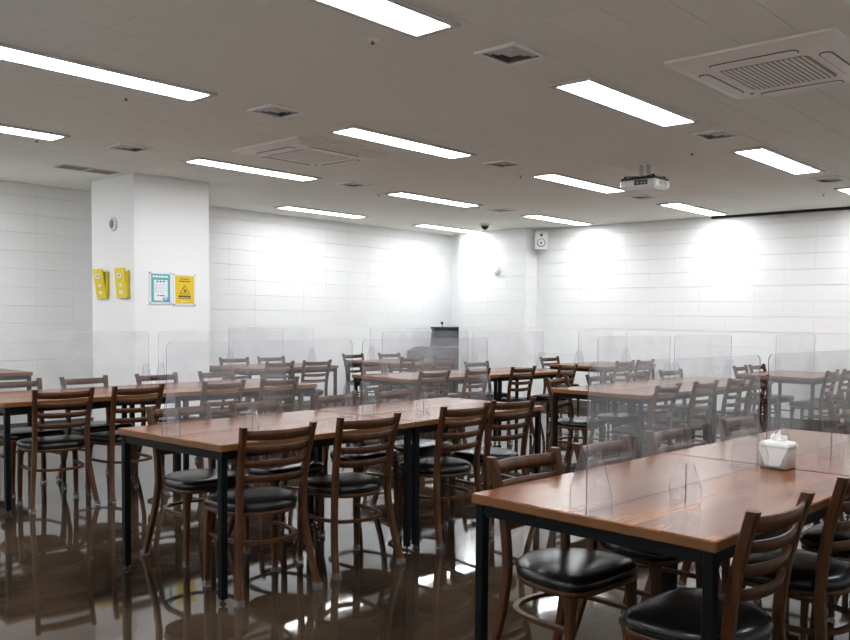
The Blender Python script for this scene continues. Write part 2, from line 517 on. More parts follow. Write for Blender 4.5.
vents = [((3.467, 2.89), 'square ceiling vent with nested louvers above the tissue-box tables, nearest them'),
         ((3.467, 5.028), 'square ceiling vent between the column-side air unit and the middle tables'),
         ((3.478, 7.185), 'square ceiling vent in front of the poster column, beside the paired brown vents'),
         ((5.94, 2.90), 'square ceiling vent between the slatted air unit and the projector'),
         ((5.936, 5.036), 'square ceiling vent between the projector and the column-side air unit'),
         ((5.91, 7.14), 'square ceiling vent between the column-side air unit and the back wall light'),
         ((8.462, 2.922), 'square ceiling vent beside the black strip light near the slatted air unit'),
         ((8.43, 5.05), 'square ceiling vent just beyond the projector, half hidden by it'),
         ((8.44, 7.19), 'square ceiling vent nearest the black dome camera')]
v0 = None
for (x, y), lab in vents:
    if v0 is None:
        v0 = thing('ceiling_vent', lab, 'vent', (x, y, CE - 0.0005), 0, 'square ceiling vents'); diffuser_parts(v0)
    else:
        c = copy_tree(v0); c.location = (x, y, CE - 0.0005); c['label'] = lab
for k, (x, lab) in enumerate(((3.648, 'brown slotted ceiling vent near the column, the one farther from it'), (3.925, 'brown slotted ceiling vent touching the poster column'))):
    t = thing('slot_vent', lab, 'vent', (x, 8.68, CE - 0.0005), 0, 'paired brown slot vents')
    f_ = MB(); L_, W_ = 0.262, 0.215
    for (x0, x1, y0, y1) in ((0, L_, 0, 0.014), (0, L_, W_ - 0.014, W_), (0, 0.014, 0.014, W_ - 0.014), (L_ - 0.014, L_, 0.014, W_ - 0.014)):
        f_.bbox(x0, x1, y0, y1, -0.010, 0, 0.002)
    f_.build('vent_frame', 'vent_grey', t)
    MB().box(0.014, L_ - 0.014, 0.014, W_ - 0.014, -0.003, -0.0005).build('vent_back', 'vent_dark', t)
    for q in range(6):
        yy = 0.028 + q * 0.030
        MB().bbox(0.014, L_ - 0.014, yy, yy + 0.017, -0.009, -0.004, 0.0015).build('slat', 'vent_brown', t)

# ------------------------------------------------------------------ ceiling air units (cassettes)
def stadium(cx, cy, L_, W_, along, n=8):
    pts = []
    r = W_ / 2; h = L_ / 2 - r
    for s in (1, -1):
        for k in range(n + 1):
            a = -math.pi / 2 + math.pi * k / n
            p, q = s * (h + r * math.cos(a)), s * r * math.sin(a)
            pts.append((cx + p, cy + q) if along == 'x' else (cx - q, cy + p))
    return pts
def air_unit(x, y, label):
    A = 0.947
    t = thing('ceiling_air_unit', label, 'air conditioner', (x + A / 2, y + A / 2, CE - 0.0005), 0, 'ceiling air units')
    h = A / 2
    def sq(a, z, r=0.02, n=4):
        pts = []
        for (sx, sy, a0) in ((1, 1, 0), (-1, 1, 90), (-1, -1, 180), (1, -1, 270)):
            for k in range(n + 1):
                an = math.radians(a0 + 90 * k / n)
                pts.append((sx * (a - r) + r * math.cos(an), sy * (a - r) + r * math.sin(an), z))
        return pts
    b = MB()
    b.rings([sq(h, 0), sq(h, -0.012), sq(h - 0.09, -0.040, 0.03), sq(0.262, -0.042, 0.04), sq(0.250, -0.030, 0.03)][::-1], cap0=False, cap1=True, smooth=False)
    b.build('body', 'cream_plastic', t)
    MB().rings([sq(0.2495, -0.036, 0.03), sq(0.2495, -0.024, 0.03)], smooth=False).build('grille_plate', 'grille_tan', t)
    for k in range(16):
        yy = -0.225 + k * 0.030
        MB().bbox(-0.232, 0.232, yy - 0.0075, yy + 0.0075, -0.0405, -0.036, 0.0015).build('grille_slat', 'cream_plastic', t)
    for al, cx, cy in (('x', 0, 0.345), ('x', 0, -0.345), ('y', 0.345, 0), ('y', -0.345, 0)):
        p_out = stadium(cx, cy, 0.50, 0.074, al)
        slot = MB().prism(p_out, 'z', -0.0435, -0.036)
        so = slot.build('air_slot', 'black_plastic', t)
        p_in = stadium(cx, cy, 0.487, 0.060, al)
        MB().prism(p_in, 'z', -0.047, -0.0436).build('flap', 'cream_plastic', t)
    MB().lathe([(0.010, -0.0448), (0.010, -0.041)], (0.285, 0.285, 0), 10).build('indicator', 'black_plastic', t)
    return t
air_unit(4.215, 5.76, 'square ceiling air unit with dull tan grille in front of the column')
air_unit(4.235, 1.509, 'square cream ceiling air unit with slatted grille above the tissue-box tables')

# ------------------------------------------------------------------ sprinklers, dome camera, projector, speaker
def sprinkler(x, y, label):
    t = thing('sprinkler_head', label, 'sprinkler', (x, y, CE - 0.0005), 0, 'ceiling sprinkler heads')
    MB().lathe([(0.016, -0.010), (0.032, -0.005), (0.034, 0)], n=16).build('plate', 'vent_white', t)
    MB().lathe([(0.010, -0.026), (0.012, -0.022), (0.005, -0.019), (0.006, -0.0105)], n=12).build('head', 'vent_dark', t)
for x, y, lab in ((2.995, 3.455, 'small ceiling sprinkler head above the middle tables'),
                  (2.78, 5.66, 'small ceiling sprinkler head beside the open-floor light by the middle tables'),
                  (3.0, 7.64, 'small ceiling sprinkler head before the paired brown vents'),
                  (6.60, 3.527, 'small ceiling sprinkler head between the projector and the slatted air unit'),
                  (6.672, 5.462, 'small ceiling sprinkler head between projector and wall speaker lights'),
                  (6.695, 7.61, 'small ceiling sprinkler head near the back wall lights'),
                  (8.17, 7.366, 'small ceiling sprinkler head near the vent by the dome camera'),
                  (9.54, 3.46, 'small ceiling sprinkler head near the black strip')):
    sprinkler(x, y, lab)

t = thing('dome_camera', 'small black dome camera on the ceiling before the corner pillar', 'camera', (9.754, 8.668, CE - 0.0005))
MB().lathe([(0.062, -0.030), (0.074, -0.022), (0.076, 0)], n=20).build('base', 'white_plastic', t)
MB().lathe([(0.004, -0.088), (0.030, -0.080), (0.050, -0.058), (0.058, -0.0305)], n=20).build('dome', 'black_plastic', t)

t = thing('projector', 'white ceiling projector with black top hanging from a metal bracket', 'projector', (6.86, 4.14, 2.545))
pa, pb = 0.135, 0.19
pz = CE - 0.0008 - 2.545
b = MB(); b.bbox(-pa, pa, -pb, pb, 0.012, 0.088, 0.018)
b.bbox(-pa + 0.02, pa - 0.02, -pb + 0.03, pb - 0.03, 0.0, 0.0125, 0.004); body = b.build('body', 'white_plastic', t)
MB().bbox(-pa + 0.006, pa - 0.006, -pb + 0.006, pb - 0.006, 0.0885, 0.108, 0.008).build('top_cover', 'black_plastic', t)
MB().box(-pa - 0.003, -pa + 0.001, -0.11, 0.03, 0.035, 0.078).build('connector_panel', 'black_plastic', t)
for yy in (-0.095, -0.060, -0.02):
    MB().box(-pa - 0.009, -pa - 0.0035, yy, yy + 0.022, 0.045, 0.062).build('socket', 'grey_plastic', t)
for k in range(6):
    xx = -0.062 + k * 0.026
    MB().box(xx, xx + 0.014, -pb - 0.002, -pb + 0.001, 0.034, 0.074).build('vent_slit', 'grey_plastic', t)
ln = MB()
ln.tube([(pa - 0.002, 0.09, 0.052), (pa + 0.03, 0.09, 0.052)], 0.036, 14); ln.build('lens', 'black_plastic', t)
for (xx, yy) in ((-0.10, 0.15), (-0.10, -0.15), (0.10, 0.15), (0.10, -0.15)):
    MB().lathe([(0.012, 0.108), (0.012, 0.122), (0.006, 0.127)], (xx, yy, 0), 8).build('mount_knob', 'black_plastic', t)
for s in (-1, 1):
    MB().tube([(0, 0, 0.128), (s * 0.10, s * 0.15, 0.124)], 0.006, 6).build('mount_arm', 'black_plastic', t)
    MB().tube([(0, 0, 0.128), (s * 0.10, -s * 0.15, 0.124)], 0.006, 6).build('mount_arm', 'black_plastic', t)
br = MB(); br.bbox(-0.035, 0.035, -0.045, 0.045, 0.118, 0.135, 0.003); br.build('mount_bracket', 'grey_plastic', t)
for s in (-1, 1):
    MB().bbox(-0.03, 0.03, s * 0.036 - 0.004, s * 0.036 + 0.004, 0.135, pz - 0.006, 0.001).build('hanger_plate', 'chrome', t)
MB().bbox(-0.05, 0.05, -0.06, 0.06, pz - 0.006, pz, 0.001).build('ceiling_plate', 'vent_white', t)

t = thing('wall_speaker', 'white box loudspeaker with grey cone at the corner pillar', 'speaker', (10.63, 8.27, 2.45), math.radians(-50))
def frustum(mb, w0, w1, d0, d1, z0, z1, mi=0):
    def rr(w, d, z): return [(-w, -d, z), (w, -d, z), (w, d * 0.6, z), (-w, d * 0.6, z)]
    mb.rings([rr(w0, d0, z0), rr(w0 * 1.03, d0 * 1.02, z0 + 0.02), rr(w1, d1, z1 - 0.01), rr(w1 * 0.95, d1 * 0.95, z1)], smooth=False); return mb
frustum(MB(), 0.090, 0.100, 0.085, 0.10, 0.0, 0.27).build('cabinet', 'white_plastic', t)
cone = MB(); rs = []
for r, d in ((0.068, 0.0), (0.066, -0.006), (0.050, 0.004), (0.022, 0.014), (0.020, -0.002), (0.002, -0.008)):
    rs.append([(r * math.cos(2 * math.pi * k / 20), -0.0935 + d, 0.095 + r * math.sin(2 * math.pi * k / 20)) for k in range(20)])
cone.rings(rs, cap0=False); cone.build('woofer', 'grey_plastic', t)
tw = MB(); tw.rings([[(r * math.cos(2 * math.pi * k / 14), -0.100 + d, 0.215 + r * math.sin(2 * math.pi * k / 14)) for k in range(14)] for r, d in ((0.022, 0.004), (0.021, -0.004), (0.010, 0.001), (0.002, -0.005))], cap0=False)
tw.build('tweeter', 'black_plastic', t)
MB().tube([(0, 0.05, 0.14), (0.0, 0.10, 0.14), (0.02, 0.16, 0.14)], 0.012, 8).build('wall_bracket', 'vent_dark', t)

# round wall devices
def wall_disc(name, label, cat, loc, r, prof):
    t = thing(name, label, cat, loc)
    b = MB(); n = 20
    b.rings([[(-d, rr * math.cos(2 * math.pi * k / n), rr * math.sin(2 * math.pi * k / n)) for k in range(n)] for rr, d in prof][::-1]); b.build('housing', 'white_plastic', t)
    d0 = prof[-1][1]
    g_ = MB(); g_.rings([[(-d0 - dd, rr * math.cos(2 * math.pi * k / n), rr * math.sin(2 * math.pi * k / n)) for k in range(n)] for rr, dd in ((r * 0.62, 0.0005), (r * 0.58, 0.006), (r * 0.30, 0.010))][::-1]); g_.build('grille', 'grey_plastic' if name == 'round_wall_device' else 'vent_white', t)
wall_disc('round_wall_device', 'round white and grey device high on the column above yellow boxes', 'wall device', (CX0 - 0.0005, 9.007, 2.293), 0.070, ((0.074, 0), (0.074, 0.014), (0.060, 0.024)))
wall_disc('wall_sensor', 'small round white sensor on the corner pillar', 'sensor', (PX - 0.0125, 9.062, 2.13), 0.07, ((0.068, 0), (0.068, 0.03), (0.052, 0.055)))

# ------------------------------------------------------------------ things on the column
def yellow_box(y, label, lean):
    t = thing('yellow_holder_box', label, 'holder box', (CX0 - 0.0005, y, 1.515), 0, 'yellow boxes on the column')
    w = 0.115
    b = MB()
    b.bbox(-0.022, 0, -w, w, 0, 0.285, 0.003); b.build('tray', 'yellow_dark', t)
    fr = MB()
    # wedge-shaped front cover leaning away from the wall at the top
    fr.prism([(-0.030, 0.0), (-0.0225, 0.0), (-0.044 - lean, 0.311), (-0.052 - lean, 0.311)], 'y', -w + 0.02, w)
    fr.build('cover', 'yellow', t)
    MB().bbox(-0.036, -0.0225, -w + 0.004, -w + 0.0195, 0.02, 0.27, 0.003).build('side_pocket', 'yellow', t)
    MB().bbox(-0.036, -0.0225, -w + 0.004, -w + 0.018, 0.272, 0.30, 0.002).build('leaflets', 'paper', t)
    a0, a1 = (-0.030, 0.0), (-0.052 - lean, 0.310)
    for z_, hh, ww, yo in ((0.235, 0.042, 0.085, 0.02), (0.135, 0.026, 0.055, 0.0), (0.062, 0.030, 0.065, 0.0)):
        lb = MB()
        def pt(zz, off): 
            f_ = zz / 0.310
            return (a0[0] + (a1[0] - a0[0]) * f_ - off, zz)
        p0, p1, q0, q1 = pt(z_ - hh / 2, 0.0006), pt(z_ + hh / 2, 0.0006), pt(z_ - hh / 2, 0.002), pt(z_ + hh / 2, 0.002)
        yc = 0.005 + yo
        lb.prism([q0, p0, p1, q1], 'y', yc - ww / 2, yc + ww / 2)
        lo = lb.build('label_sticker', 'paper', t)
        ik = MB(); p0, p1, q0, q1 = pt(z_ - hh * 0.2, 0.0022), pt(z_ + hh * 0.2, 0.0022), pt(z_ - hh * 0.2, 0.0028), pt(z_ + hh * 0.2, 0.0028)
        ik.prism([q0, p0, p1, q1], 'y', yc - ww * 0.3, yc + ww * 0.3); ik.build('print', 'blue_ink' if z_ > 0.2 else 'pale_blue', lo)
yellow_box(9.23, 'yellow holder box on the column, the one farther from the posters', 0.02)
yellow_box(8.785, 'yellow holder box on the column, the one nearer the posters', 0.0)

def poster(x, z0, z1, w, label, kind):
    t = thing('framed_notice', label, 'poster', (x, CY0 - 0.0005, z0), 0, 'framed notices on the column')
    h = z1 - z0
    MB().bbox(0, w, -0.010, 0, 0, h, 0.002).build('acrylic_frame', 'paper', t)
    mb = MB(); m_ = 0.022
    sheet = mb.box(m_, w - m_, -0.0115, -0.0102, m_, h - m_).build('printed_sheet', 'teal' if kind == 'teal' else 'gold_poster', t)
    def mark(x0, x1, z0_, z1_, mat, lvl=1, nm='print'):
        MB().box(x0, x1, -0.0115 - 0.0007 * lvl, -0.0112, z0_, z1_).build(nm, mat, sheet)
    if kind == 'teal':
        for k, (a, b_) in enumerate(((0.036, 0.060), (0.065, 0.098), (0.104, 0.122), (0.128, 0.160), (0.166, 0.205))):
            mark(a, b_, h - 0.060, h - 0.040, 'paper', 1, 'headline')
        mark(0.050, w - 0.050, 0.040, h - 0.085, 'paper', 1, 'white_panel')
        for k in range(3): mark(0.078 + k * 0.035, 0.098 + k * 0.035, h - 0.108, h - 0.094, 'ink', 2, 'print')
        for k in range(3):
            zz = h - 0.135 - k * 0.033
            mark(0.058, 0.078, zz - 0.012, zz + 0.008, 'pale_blue', 2, 'icon')
            mark(0.086, 0.190, zz + 0.001, zz + 0.006, 'pale_blue', 2, 'text_line')
            mark(0.086, 0.175, zz - 0.010, zz - 0.005, 'pale_blue', 2, 'text_line')
        mark(0.085, 0.105, 0.088, 0.096, 'ink', 2, 'text_line'); mark(0.112, 0.165, 0.088, 0.096, 'ink', 2, 'text_line')
        mark(0.150, w - 0.028, 0.026, 0.075, 'blue_ink', 3, 'illustration'); mark(0.165, 0.190, 0.050, 0.085, 'pale_blue', 4, 'illustration')
        mark(0.128, 0.150, 0.030, 0.055, 'pale_blue', 3, 'illustration')
    else:
        for k in range(5): mark(0.078 + k * 0.020, 0.092 + k * 0.020, h - 0.062, h - 0.052, 'ink', 1, 'text_line')
        for k in range(6): mark(0.066 + k * 0.021, 0.082 + k * 0.021, h - 0.088, h - 0.076, 'ink', 1, 'text_line')
        tri = MB(); c = w / 2; b0 = 0.125
        def band(p, q, wd):
            d = (Vector(q) - Vector(p)).normalized(); n_ = Vector((-d.y, d.x)) * wd
            return [(p[0] - n_.x, p[1] - n_.y), (q[0] - n_.x, q[1] - n_.y), (q[0] + n_.x, q[1] + n_.y), (p[0] + n_.x, p[1] + n_.y)]
        for p, q in (((c - 0.055, b0), (c + 0.055, b0)), ((c + 0.055, b0), (c, b0 + 0.09)), ((c, b0 + 0.09), (c - 0.055, b0))):
            tri.prism(band(p, q, 0.003), 'y', -0.0123, -0.0112)
        tri.build('warning_triangle', 'ink', sheet)
        fig = MB()
        for p, q in (((c - 0.012, b0 + 0.055), (c + 0.004, b0 + 0.030)), ((c + 0.004, b0 + 0.030), (c + 0.016, b0 + 0.012)), ((c + 0.002, b0 + 0.034), (c + 0.020, b0 + 0.036)), ((c + 0.002, b0 + 0.030), (c - 0.012, b0 + 0.014))):
            fig.prism(band(p, q, 0.005), 'y', -0.0124, -0.0112)
        fig.build('falling_figure', 'ink', sheet)
        for k in range(5): mark(0.060 + k * 0.028, 0.084 + k * 0.028, 0.088, 0.108, 'ink', 1, 'headline')
        for k in range(8): mark(0.054 + k * 0.019, 0.068 + k * 0.019, 0.072, 0.080, 'ink', 1, 'text_line')
        mark(0.090, 0.108, 0.036, 0.052, 'pale_blue', 1, 'emblem'); mark(0.114, 0.165, 0.040, 0.048, 'pale_blue', 1, 'text_line')
    for (px, pz_) in ((0.010, 0.012), (w - 0.010, 0.012), (0.010, h - 0.012), (w - 0.010, h - 0.012)):
        s = MB(); s.rings([[(px + r * math.cos(2 * math.pi * k / 10), -d, pz_ + r * math.sin(2 * math.pi * k / 10)) for k in range(10)] for r, d in ((0.008, 0.0102), (0.007, 0.014))]); s.build('screw_cap', 'chrome', t)
poster(4.437, 1.458, 1.797, 0.25, 'teal and white framed notice on the column', 'teal')
poster(4.700, 1.450, 1.790, 0.258, 'yellow framed warning notice with triangle on the column', 'yellow')

# ------------------------------------------------------------------ lectern in the corner
t = thing('lectern', 'dark grey lectern with black rim and microphone in the corner by the pillar', 'lectern', (10.30, 9.95, 0))
b = MB(); b.bbox(-0.30, 0.36, 0.03, 0.36, 0, 0.868, 0.008); b.build('base', 'dark_grey', t)
b = MB(); b.prism([(-0.60, 0.0), (-0.305, 0.0), (-0.305, 0.88), (-0.40, 0.88), (-0.60, 0.82)], 'y', 0.05, 0.35); b.build('side_desk', 'dark_grey', t)
b = MB(); b.prism([(-0.345, 0.885), (0.36, 0.885), (0.36, 1.175), (-0.300, 1.175)], 'y', 0.02, 0.08); b.build('front_screen', 'dark_grey', t)
MB().bbox(-0.315, 0.37, 0.01, 0.10, 1.176, 1.212, 0.005).build('top_rim', 'black_plastic', t)
MB().tube([(-0.03, 0.10, 1.212), (-0.032, 0.10, 1.24), (-0.05, 0.09, 1.262)], 0.007, 8).build('microphone_stem', 'black_plastic', t)
MB().tube([(-0.048, 0.09, 1.258), (-0.060, 0.085, 1.275), (-0.070, 0.08, 1.292)], [0.014, 0.026, 0.016], 10).build('microphone_head', 'black_plastic', t)

# ------------------------------------------------------------------ tables
TL, TW, TH = 1.272, 0.924, 0.75
def table_meshes():
    me = {}
    me['top'] = MB().bbox(0, TL, 0, TW, TH - 0.034, TH, 0.004).mesh('tabletop', ['table_wood', 'table_edge'])
    for p in me['top'].polygons:
        if abs(p.normal.z) < 0.3: p.material_index = 1
    s, i = 0.034, 0.012
    me['leg'] = MB().bbox(-s / 2, s / 2, -s / 2, s / 2, 0.022, TH - 0.0345, 0.0025).mesh('leg', 'frame_black')
    me['foot'] = MB().lathe([(0.015, 0.0), (0.016, 0.006), (0.007, 0.010), (0.007, 0.022)], n=12).mesh('glide_foot', 'rubber')
    me['rail_x'] = MB().bbox(i + s, TL - i - s, -0.0125, 0.0125, TH - 0.0745, TH - 0.0345, 0.002).mesh('apron_rail', 'frame_black')
    me['rail_y'] = MB().bbox(-0.0125, 0.0125, i + s, TW - i - s, TH - 0.0745, TH - 0.0345, 0.002).mesh('apron_rail', 'frame_black')
    return me
TM = table_meshes()
def table(x, y, rz, label, group):
    t = thing('dining_table', label, 'table', (x, y, 0), rz, group)
    put('tabletop', TM['top'], t)
    c = 0.012 + 0.017
    for lx in (c, TL - c):
        for ly in (c, TW - c):
            leg = put('leg', TM['leg'], t, (lx, ly, 0)); put('glide_foot', TM['foot'], leg)
    for ly in (c, TW - c): put('apron_rail', TM['rail_x'], t, (0, ly, 0))
    for lx in (c, TL - c): put('apron_rail', TM['rail_y'], t, (lx, 0, 0))
    return t

def panel_mesh():
    L_, z0, z1, r = 1.20, 0.0, 0.464, 0.035
    pts = [(0, z0), (L_, z0)]
    for k in range(7):
        a = math.radians(90 * k / 6); pts.append((L_ - r + r * math.cos(a), z1 - r + r * math.sin(a)))
    for k in range(7):
        a = math.radians(90 + 90 * k / 6); pts.append((r + r * math.cos(a), z1 - r + r * math.sin(a)))
    return MB().prism(pts, 'y', -0.0025, 0.0025, 0, 1).mesh('panel', ['acrylic', 'acrylic_edge'])
PM = panel_mesh()
def foot_mesh():
    pts = [(-0.080, 0.0), (0.080, 0.0), (0.080, 0.06), (0.034, 0.205), (-0.034, 0.205), (-0.080, 0.06)]
    return MB().prism(pts, 'x', -0.002, 0.002, 0, 1).mesh('panel_foot', ['acrylic_foot', 'acrylic_edge'])
FM = foot_mesh()
def stand_mesh():
    pts = [(-0.055, 0.0), (0.055, 0.0), (0.060, 0.05), (0.030, 0.130), (-0.030, 0.130), (-0.060, 0.05)]
    return MB().prism(pts, 'x', -0.002, 0.002, 0, 1).mesh('plate', ['acrylic_foot', 'acrylic_edge'])
SM_ = stand_mesh()
fin_me = MB().box(0.0021, 0.0056, -0.0015, 0.0015, 0, 0.125).mesh('fin', 'acrylic_edge')
def divider(x, y, rz, label, stand=None):
    """acrylic screen standing on the centre line of the table at (x, y, rz)"""
    c, s = math.cos(rz), math.sin(rz)
    def loc(a, b): return (x + a * c - b * s, y + a * s + b * c, TH + 0.0004)
    t = thing('acrylic_divider', label, 'table divider', loc(0.006 if 'middle' in label else 0.036, TW / 2), rz, 'clear acrylic table dividers')
    put('panel', PM, t)
    put('panel_foot', FM, t, (0.078 if 'tissue' in label and 'nearer' in label else 0.022, 0, 0)); put('panel_foot', FM, t, (1.125 if 'tissue' in label and 'farther' in label else 1.178, 0, 0))
    if stand:
        st = thing('acrylic_stand', stand, 'sign stand', loc(0.40, 0.325), rz, 'small clear acrylic stands')
        put('plate', SM_, st); put('fin', fin_me, st)

def rot_off(x, y, rz, d): return x + d * math.cos(rz), y + d * math.sin(rz)
# name, x, y, angle, number of tables
BLOCKS = {
    'near': (2.122, 1.035, -0.026, 2), 'mid': (2.160, 3.527, 0.036, 2), 'col': (2.213, 6.214, 0.0, 2),
    'proj': (5.939, 3.572, -0.012, 2), 't5': (5.758, 6.083, -0.057, 2), 'side': (6.009, 1.060, 0.0, 1),
    'beh': (5.530, 8.450, 0.0, 1), 'r4b': (7.670, 8.450, 0.0, 1), 'corner': (9.235, 6.100, 0.0, 1),
    'strip': (9.265, 3.400, 0.0, 1), 'leftback': (2.330, 9.330, 0.0, 1)}
TNAME = {'near': 'tissue-box tables', 'mid': 'middle tables', 'col': 'tables before the poster column', 'proj': 'tables under the projector',
         't5': 'tables between projector and lectern', 'side': 'table beyond the tissue-box tables', 'beh': 'back-wall table beside the column',
         'r4b': 'back-wall table by the lectern', 'corner': 'wall table near the speaker', 'strip': 'wall table under the black strip',
         'leftback': 'back-wall table left of the column'}
TDESC = {'near': 'wood table in the pair with a white tissue box', 'mid': 'wood table in the middle pair behind the tissue-box pair',
         'col': 'wood table in the pair just before the poster column', 'proj': 'wood table in the pair under the projector',
         't5': 'wood table in the pair between projector and lectern', 'side': 'single wood table continuing the tissue-box row toward the speaker wall',
         'beh': 'single wood table along the back wall beside the poster column', 'r4b': 'single wood table along the back wall by the lectern',
         'corner': 'single wood table against the right wall near the speaker', 'strip': 'single wood table against the right wall under the black strip',
         'leftback': 'single wood table at the back wall behind the yellow-box side'}
for key, (x, y, rz, n) in BLOCKS.items():
    for k in range(n):
        tx, ty = rot_off(x, y, rz, k * (TL + 0.009))
        tail = '' if n == 1 else (', half farther from the speaker wall' if k == 0 else ', half nearer the speaker wall')
        table(tx, ty, rz, TDESC[key] + tail, 'dark steel-leg wood dining tables')
        if key == 'leftback': continue
        dl = 'clear acrylic divider standing on the ' + TNAME[key] + ('' if n == 1 else (', end farther from speaker wall' if k == 0 else ', end nearer speaker wall'))
        if key in ('proj', 't5', 'col', 'mid', 'near') : pass
        st = None
        if key in ('near', 'mid'):
            st = 'small clear acrylic stand on the ' + TNAME[key] + (', end farther from speaker wall' if k == 0 else ', end nearer speaker wall')
        divider(tx, ty, rz, dl, st)

# ------------------------------------------------------------------ chairs
def sweep_rect(path, w, d, mb=None, taper=None):
    """path of (x,y,z); rectangular section w (x) by d (y)"""
    mb = mb or MB(); rs = []
    for i, (x, y, z) in enumerate(path):
        tp = taper[i] if taper else 1.0
        a, b = w / 2 * tp, d / 2 * tp
        c = 0.005
        rs.append([(x - a + c, y - b, z), (x + a - c, y - b, z), (x + a, y - b + c, z), (x + a, y + b - c, z),
                   (x + a - c, y + b, z), (x - a + c, y + b, z), (x - a, y + b - c, z), (x - a, y - b + c, z)])
    return mb.rings(rs, smooth=False)
def cr_path(pts, n=5):
    out = []
    P = [Vector(p) for p in pts]
    for i in range(len(P) - 1):
        p0, p1, p2, p3 = P[max(i - 1, 0)], P[i], P[i + 1], P[min(i + 2, len(P) - 1)]
        for k in range(n):
            u = k / n
            out.append(tuple(0.5 * ((2 * p1) + (p2 - p0) * u + (2 * p0 - 5 * p1 + 4 * p2 - p3) * u * u + (3 * p1 - p0 - 3 * p2 + p3) * u ** 3)))
    out.append(tuple(P[-1]))
    return out
POST = [(0.206, -0.205, 0.012), (0.194, -0.170, 0.13), (0.179, -0.142, 0.26), (0.169, -0.128, 0.38), (0.166, -0.127, 0.46),
        (0.168, -0.142, 0.60), (0.174, -0.172, 0.73), (0.181, -0.202, 0.834)]
def post_at(z):
    for a, b in zip(POST[:-1], POST[1:]):
        if a[2] <= z <= b[2]:
            u = (z - a[2]) / (b[2] - a[2]); return a[0] + (b[0] - a[0]) * u, a[1] + (b[1] - a[1]) * u
    return POST[-1][:2]
def seat_outline(s=1.0, n=40):
    pts = []
    for k in range(n):
        a = 2 * math.pi * k / n
        ca, sa = math.cos(a), math.sin(a)
        ex = 0.50 if sa > 0 else 0.85
        px = math.copysign(abs(ca) ** ex, ca); py = math.copysign(abs(sa) ** (0.46 if sa > 0 else 0.9), sa)
        y = 0.035 + py * (0.205 if sa > 0 else 0.198)
        wx = 0.203 + 0.16 * (y - 0.035) if y < 0.035 else 0.203 + 0.06 * (y - 0.035)
        pts.append((px * wx * s, 0.02 + (y - 0.02) * s))
    return pts
def chair_meshes():
    me = {}
    for s in (1, -1):
        path = [(s * x, y, z) for x, y, z in cr_path(POST, 4)]
        p = MB(); sweep_rect(path, 0.028, 0.038, p)
        # bevelled top
        x, y, z = path[-1]
        me['post%d' % s] = p.mesh('back_post', 'chair_wood')
        me['fleg%d' % s] = sweep_rect([(s * 0.184, 0.192, 0.012), (s * 0.182, 0.190, 0.20), (s * 0.178, 0.186, 0.34), (s * 0.172, 0.180, 0.398)], 0.031, 0.031, taper=[0.86, 0.98, 1.08, 1.5]).mesh('leg', 'chair_wood')
    for k, (zc, h) in enumerate(((0.793, 0.045), (0.726, 0.034), (0.655, 0.034), (0.582, 0.034))):
        px, py = post_at(zc); n = 10; rs = []
        px -= 0.008
        for i in range(n + 1):
            u = -1 + 2 * i / n
            x = u * px; bow = -0.034 * (1 - u * u)
            y = py + bow; hh = h / 2 * (1 + 0.06 * (1 - u * u)); dz = 0.006 * (1 - u * u) * (-1 if k else -0.6)
            lean = 0.22 * hh
            rs.append([(x, y - 0.0075 + lean, zc - hh + dz), (x, y + 0.0055 + lean, zc - hh + dz), (x, y + 0.0075, zc + dz), (x, y + 0.0055 - lean, zc + hh + dz), (x, y - 0.0075 - lean, zc + hh + dz), (x, y - 0.0085, zc + dz)])
        me['slat%d' % k] = MB().rings(rs).mesh('slat', 'chair_wood')
    # cushion
    prof = ((0.985, 0.4155), (1.01, 0.424), (1.02, 0.437), (1.0, 0.449), (0.93, 0.458), (0.80, 0.4635), (0.5, 0.467), (0.2, 0.468))
    me['seat'] = MB().rings([[(x, y, z) for x, y in seat_outline(s)] for s, z in prof]).mesh('seat', 'vinyl')
    me['frame'] = MB().rings([[(x, y, z) for x, y in seat_outline(s)] for s, z in ((0.93, 0.393), (0.985, 0.396), (0.99, 0.4153))]).mesh('seat_frame', 'chair_wood')
    # foot hoop: from the front legs round the back
    hp = [(0.172, 0.184, 0.272), (0.174, 0.06, 0.272), (0.163, -0.04, 0.272), (0.130, -0.115, 0.272), (0.07, -0.152, 0.272), (0, -0.163, 0.272)]
    hp = cr_path(hp, 4); hp = hp + [(-x, y, z) for x, y, z in hp[-2::-1]]
    rs = []
    for i, p in enumerate(hp):
        t_ = (Vector(hp[min(i + 1, len(hp) - 1)]) - Vector(hp[max(i - 1, 0)])).normalized()
        nr = Vector((t_.y, -t_.x, 0)) * 0.011
        p = Vector(p); zz = Vector((0, 0, 0.008))
        rs.append([p + nr - zz, p + nr + zz, p - nr + zz, p - nr - zz])
    me['hoop'] = MB().rings(rs, smooth=False).mesh('foot_hoop', 'chair_wood')
    cp = MB(); cp.bbox(-0.0185, 0.0185, -0.0225, 0.0225, 0, 0.034, 0.003); me['cap'] = cp.mesh('leg_cap', 'cap')
    cb = MB(); cb.bbox(-0.0165, 0.0165, -0.0165, 0.0165, 0, 0.034, 0.003); me['capf'] = cb.mesh('leg_cap', 'cap')
    return me
CM = chair_meshes()
def make_chair():
    t = thing('dining_chair', 'x', 'chair')
    put('seat', CM['seat'], t); put('seat_frame', CM['frame'], t)
    for s in (1, -1):
        p = put('back_post', CM['post%d' % s], t); put('leg_cap', CM['cap'], p, (s * 0.2055, -0.203, 0))
        f_ = put('leg', CM['fleg%d' % s], t); put('leg_cap', CM['capf'], f_, (s * 0.184, 0.192, 0))
    for k in range(4): put('slat', CM['slat%d' % k], t)
    put('foot_hoop', CM['hoop'], t)
    return t
proto = None
ORD = ['first', 'second', 'third', 'fourth']
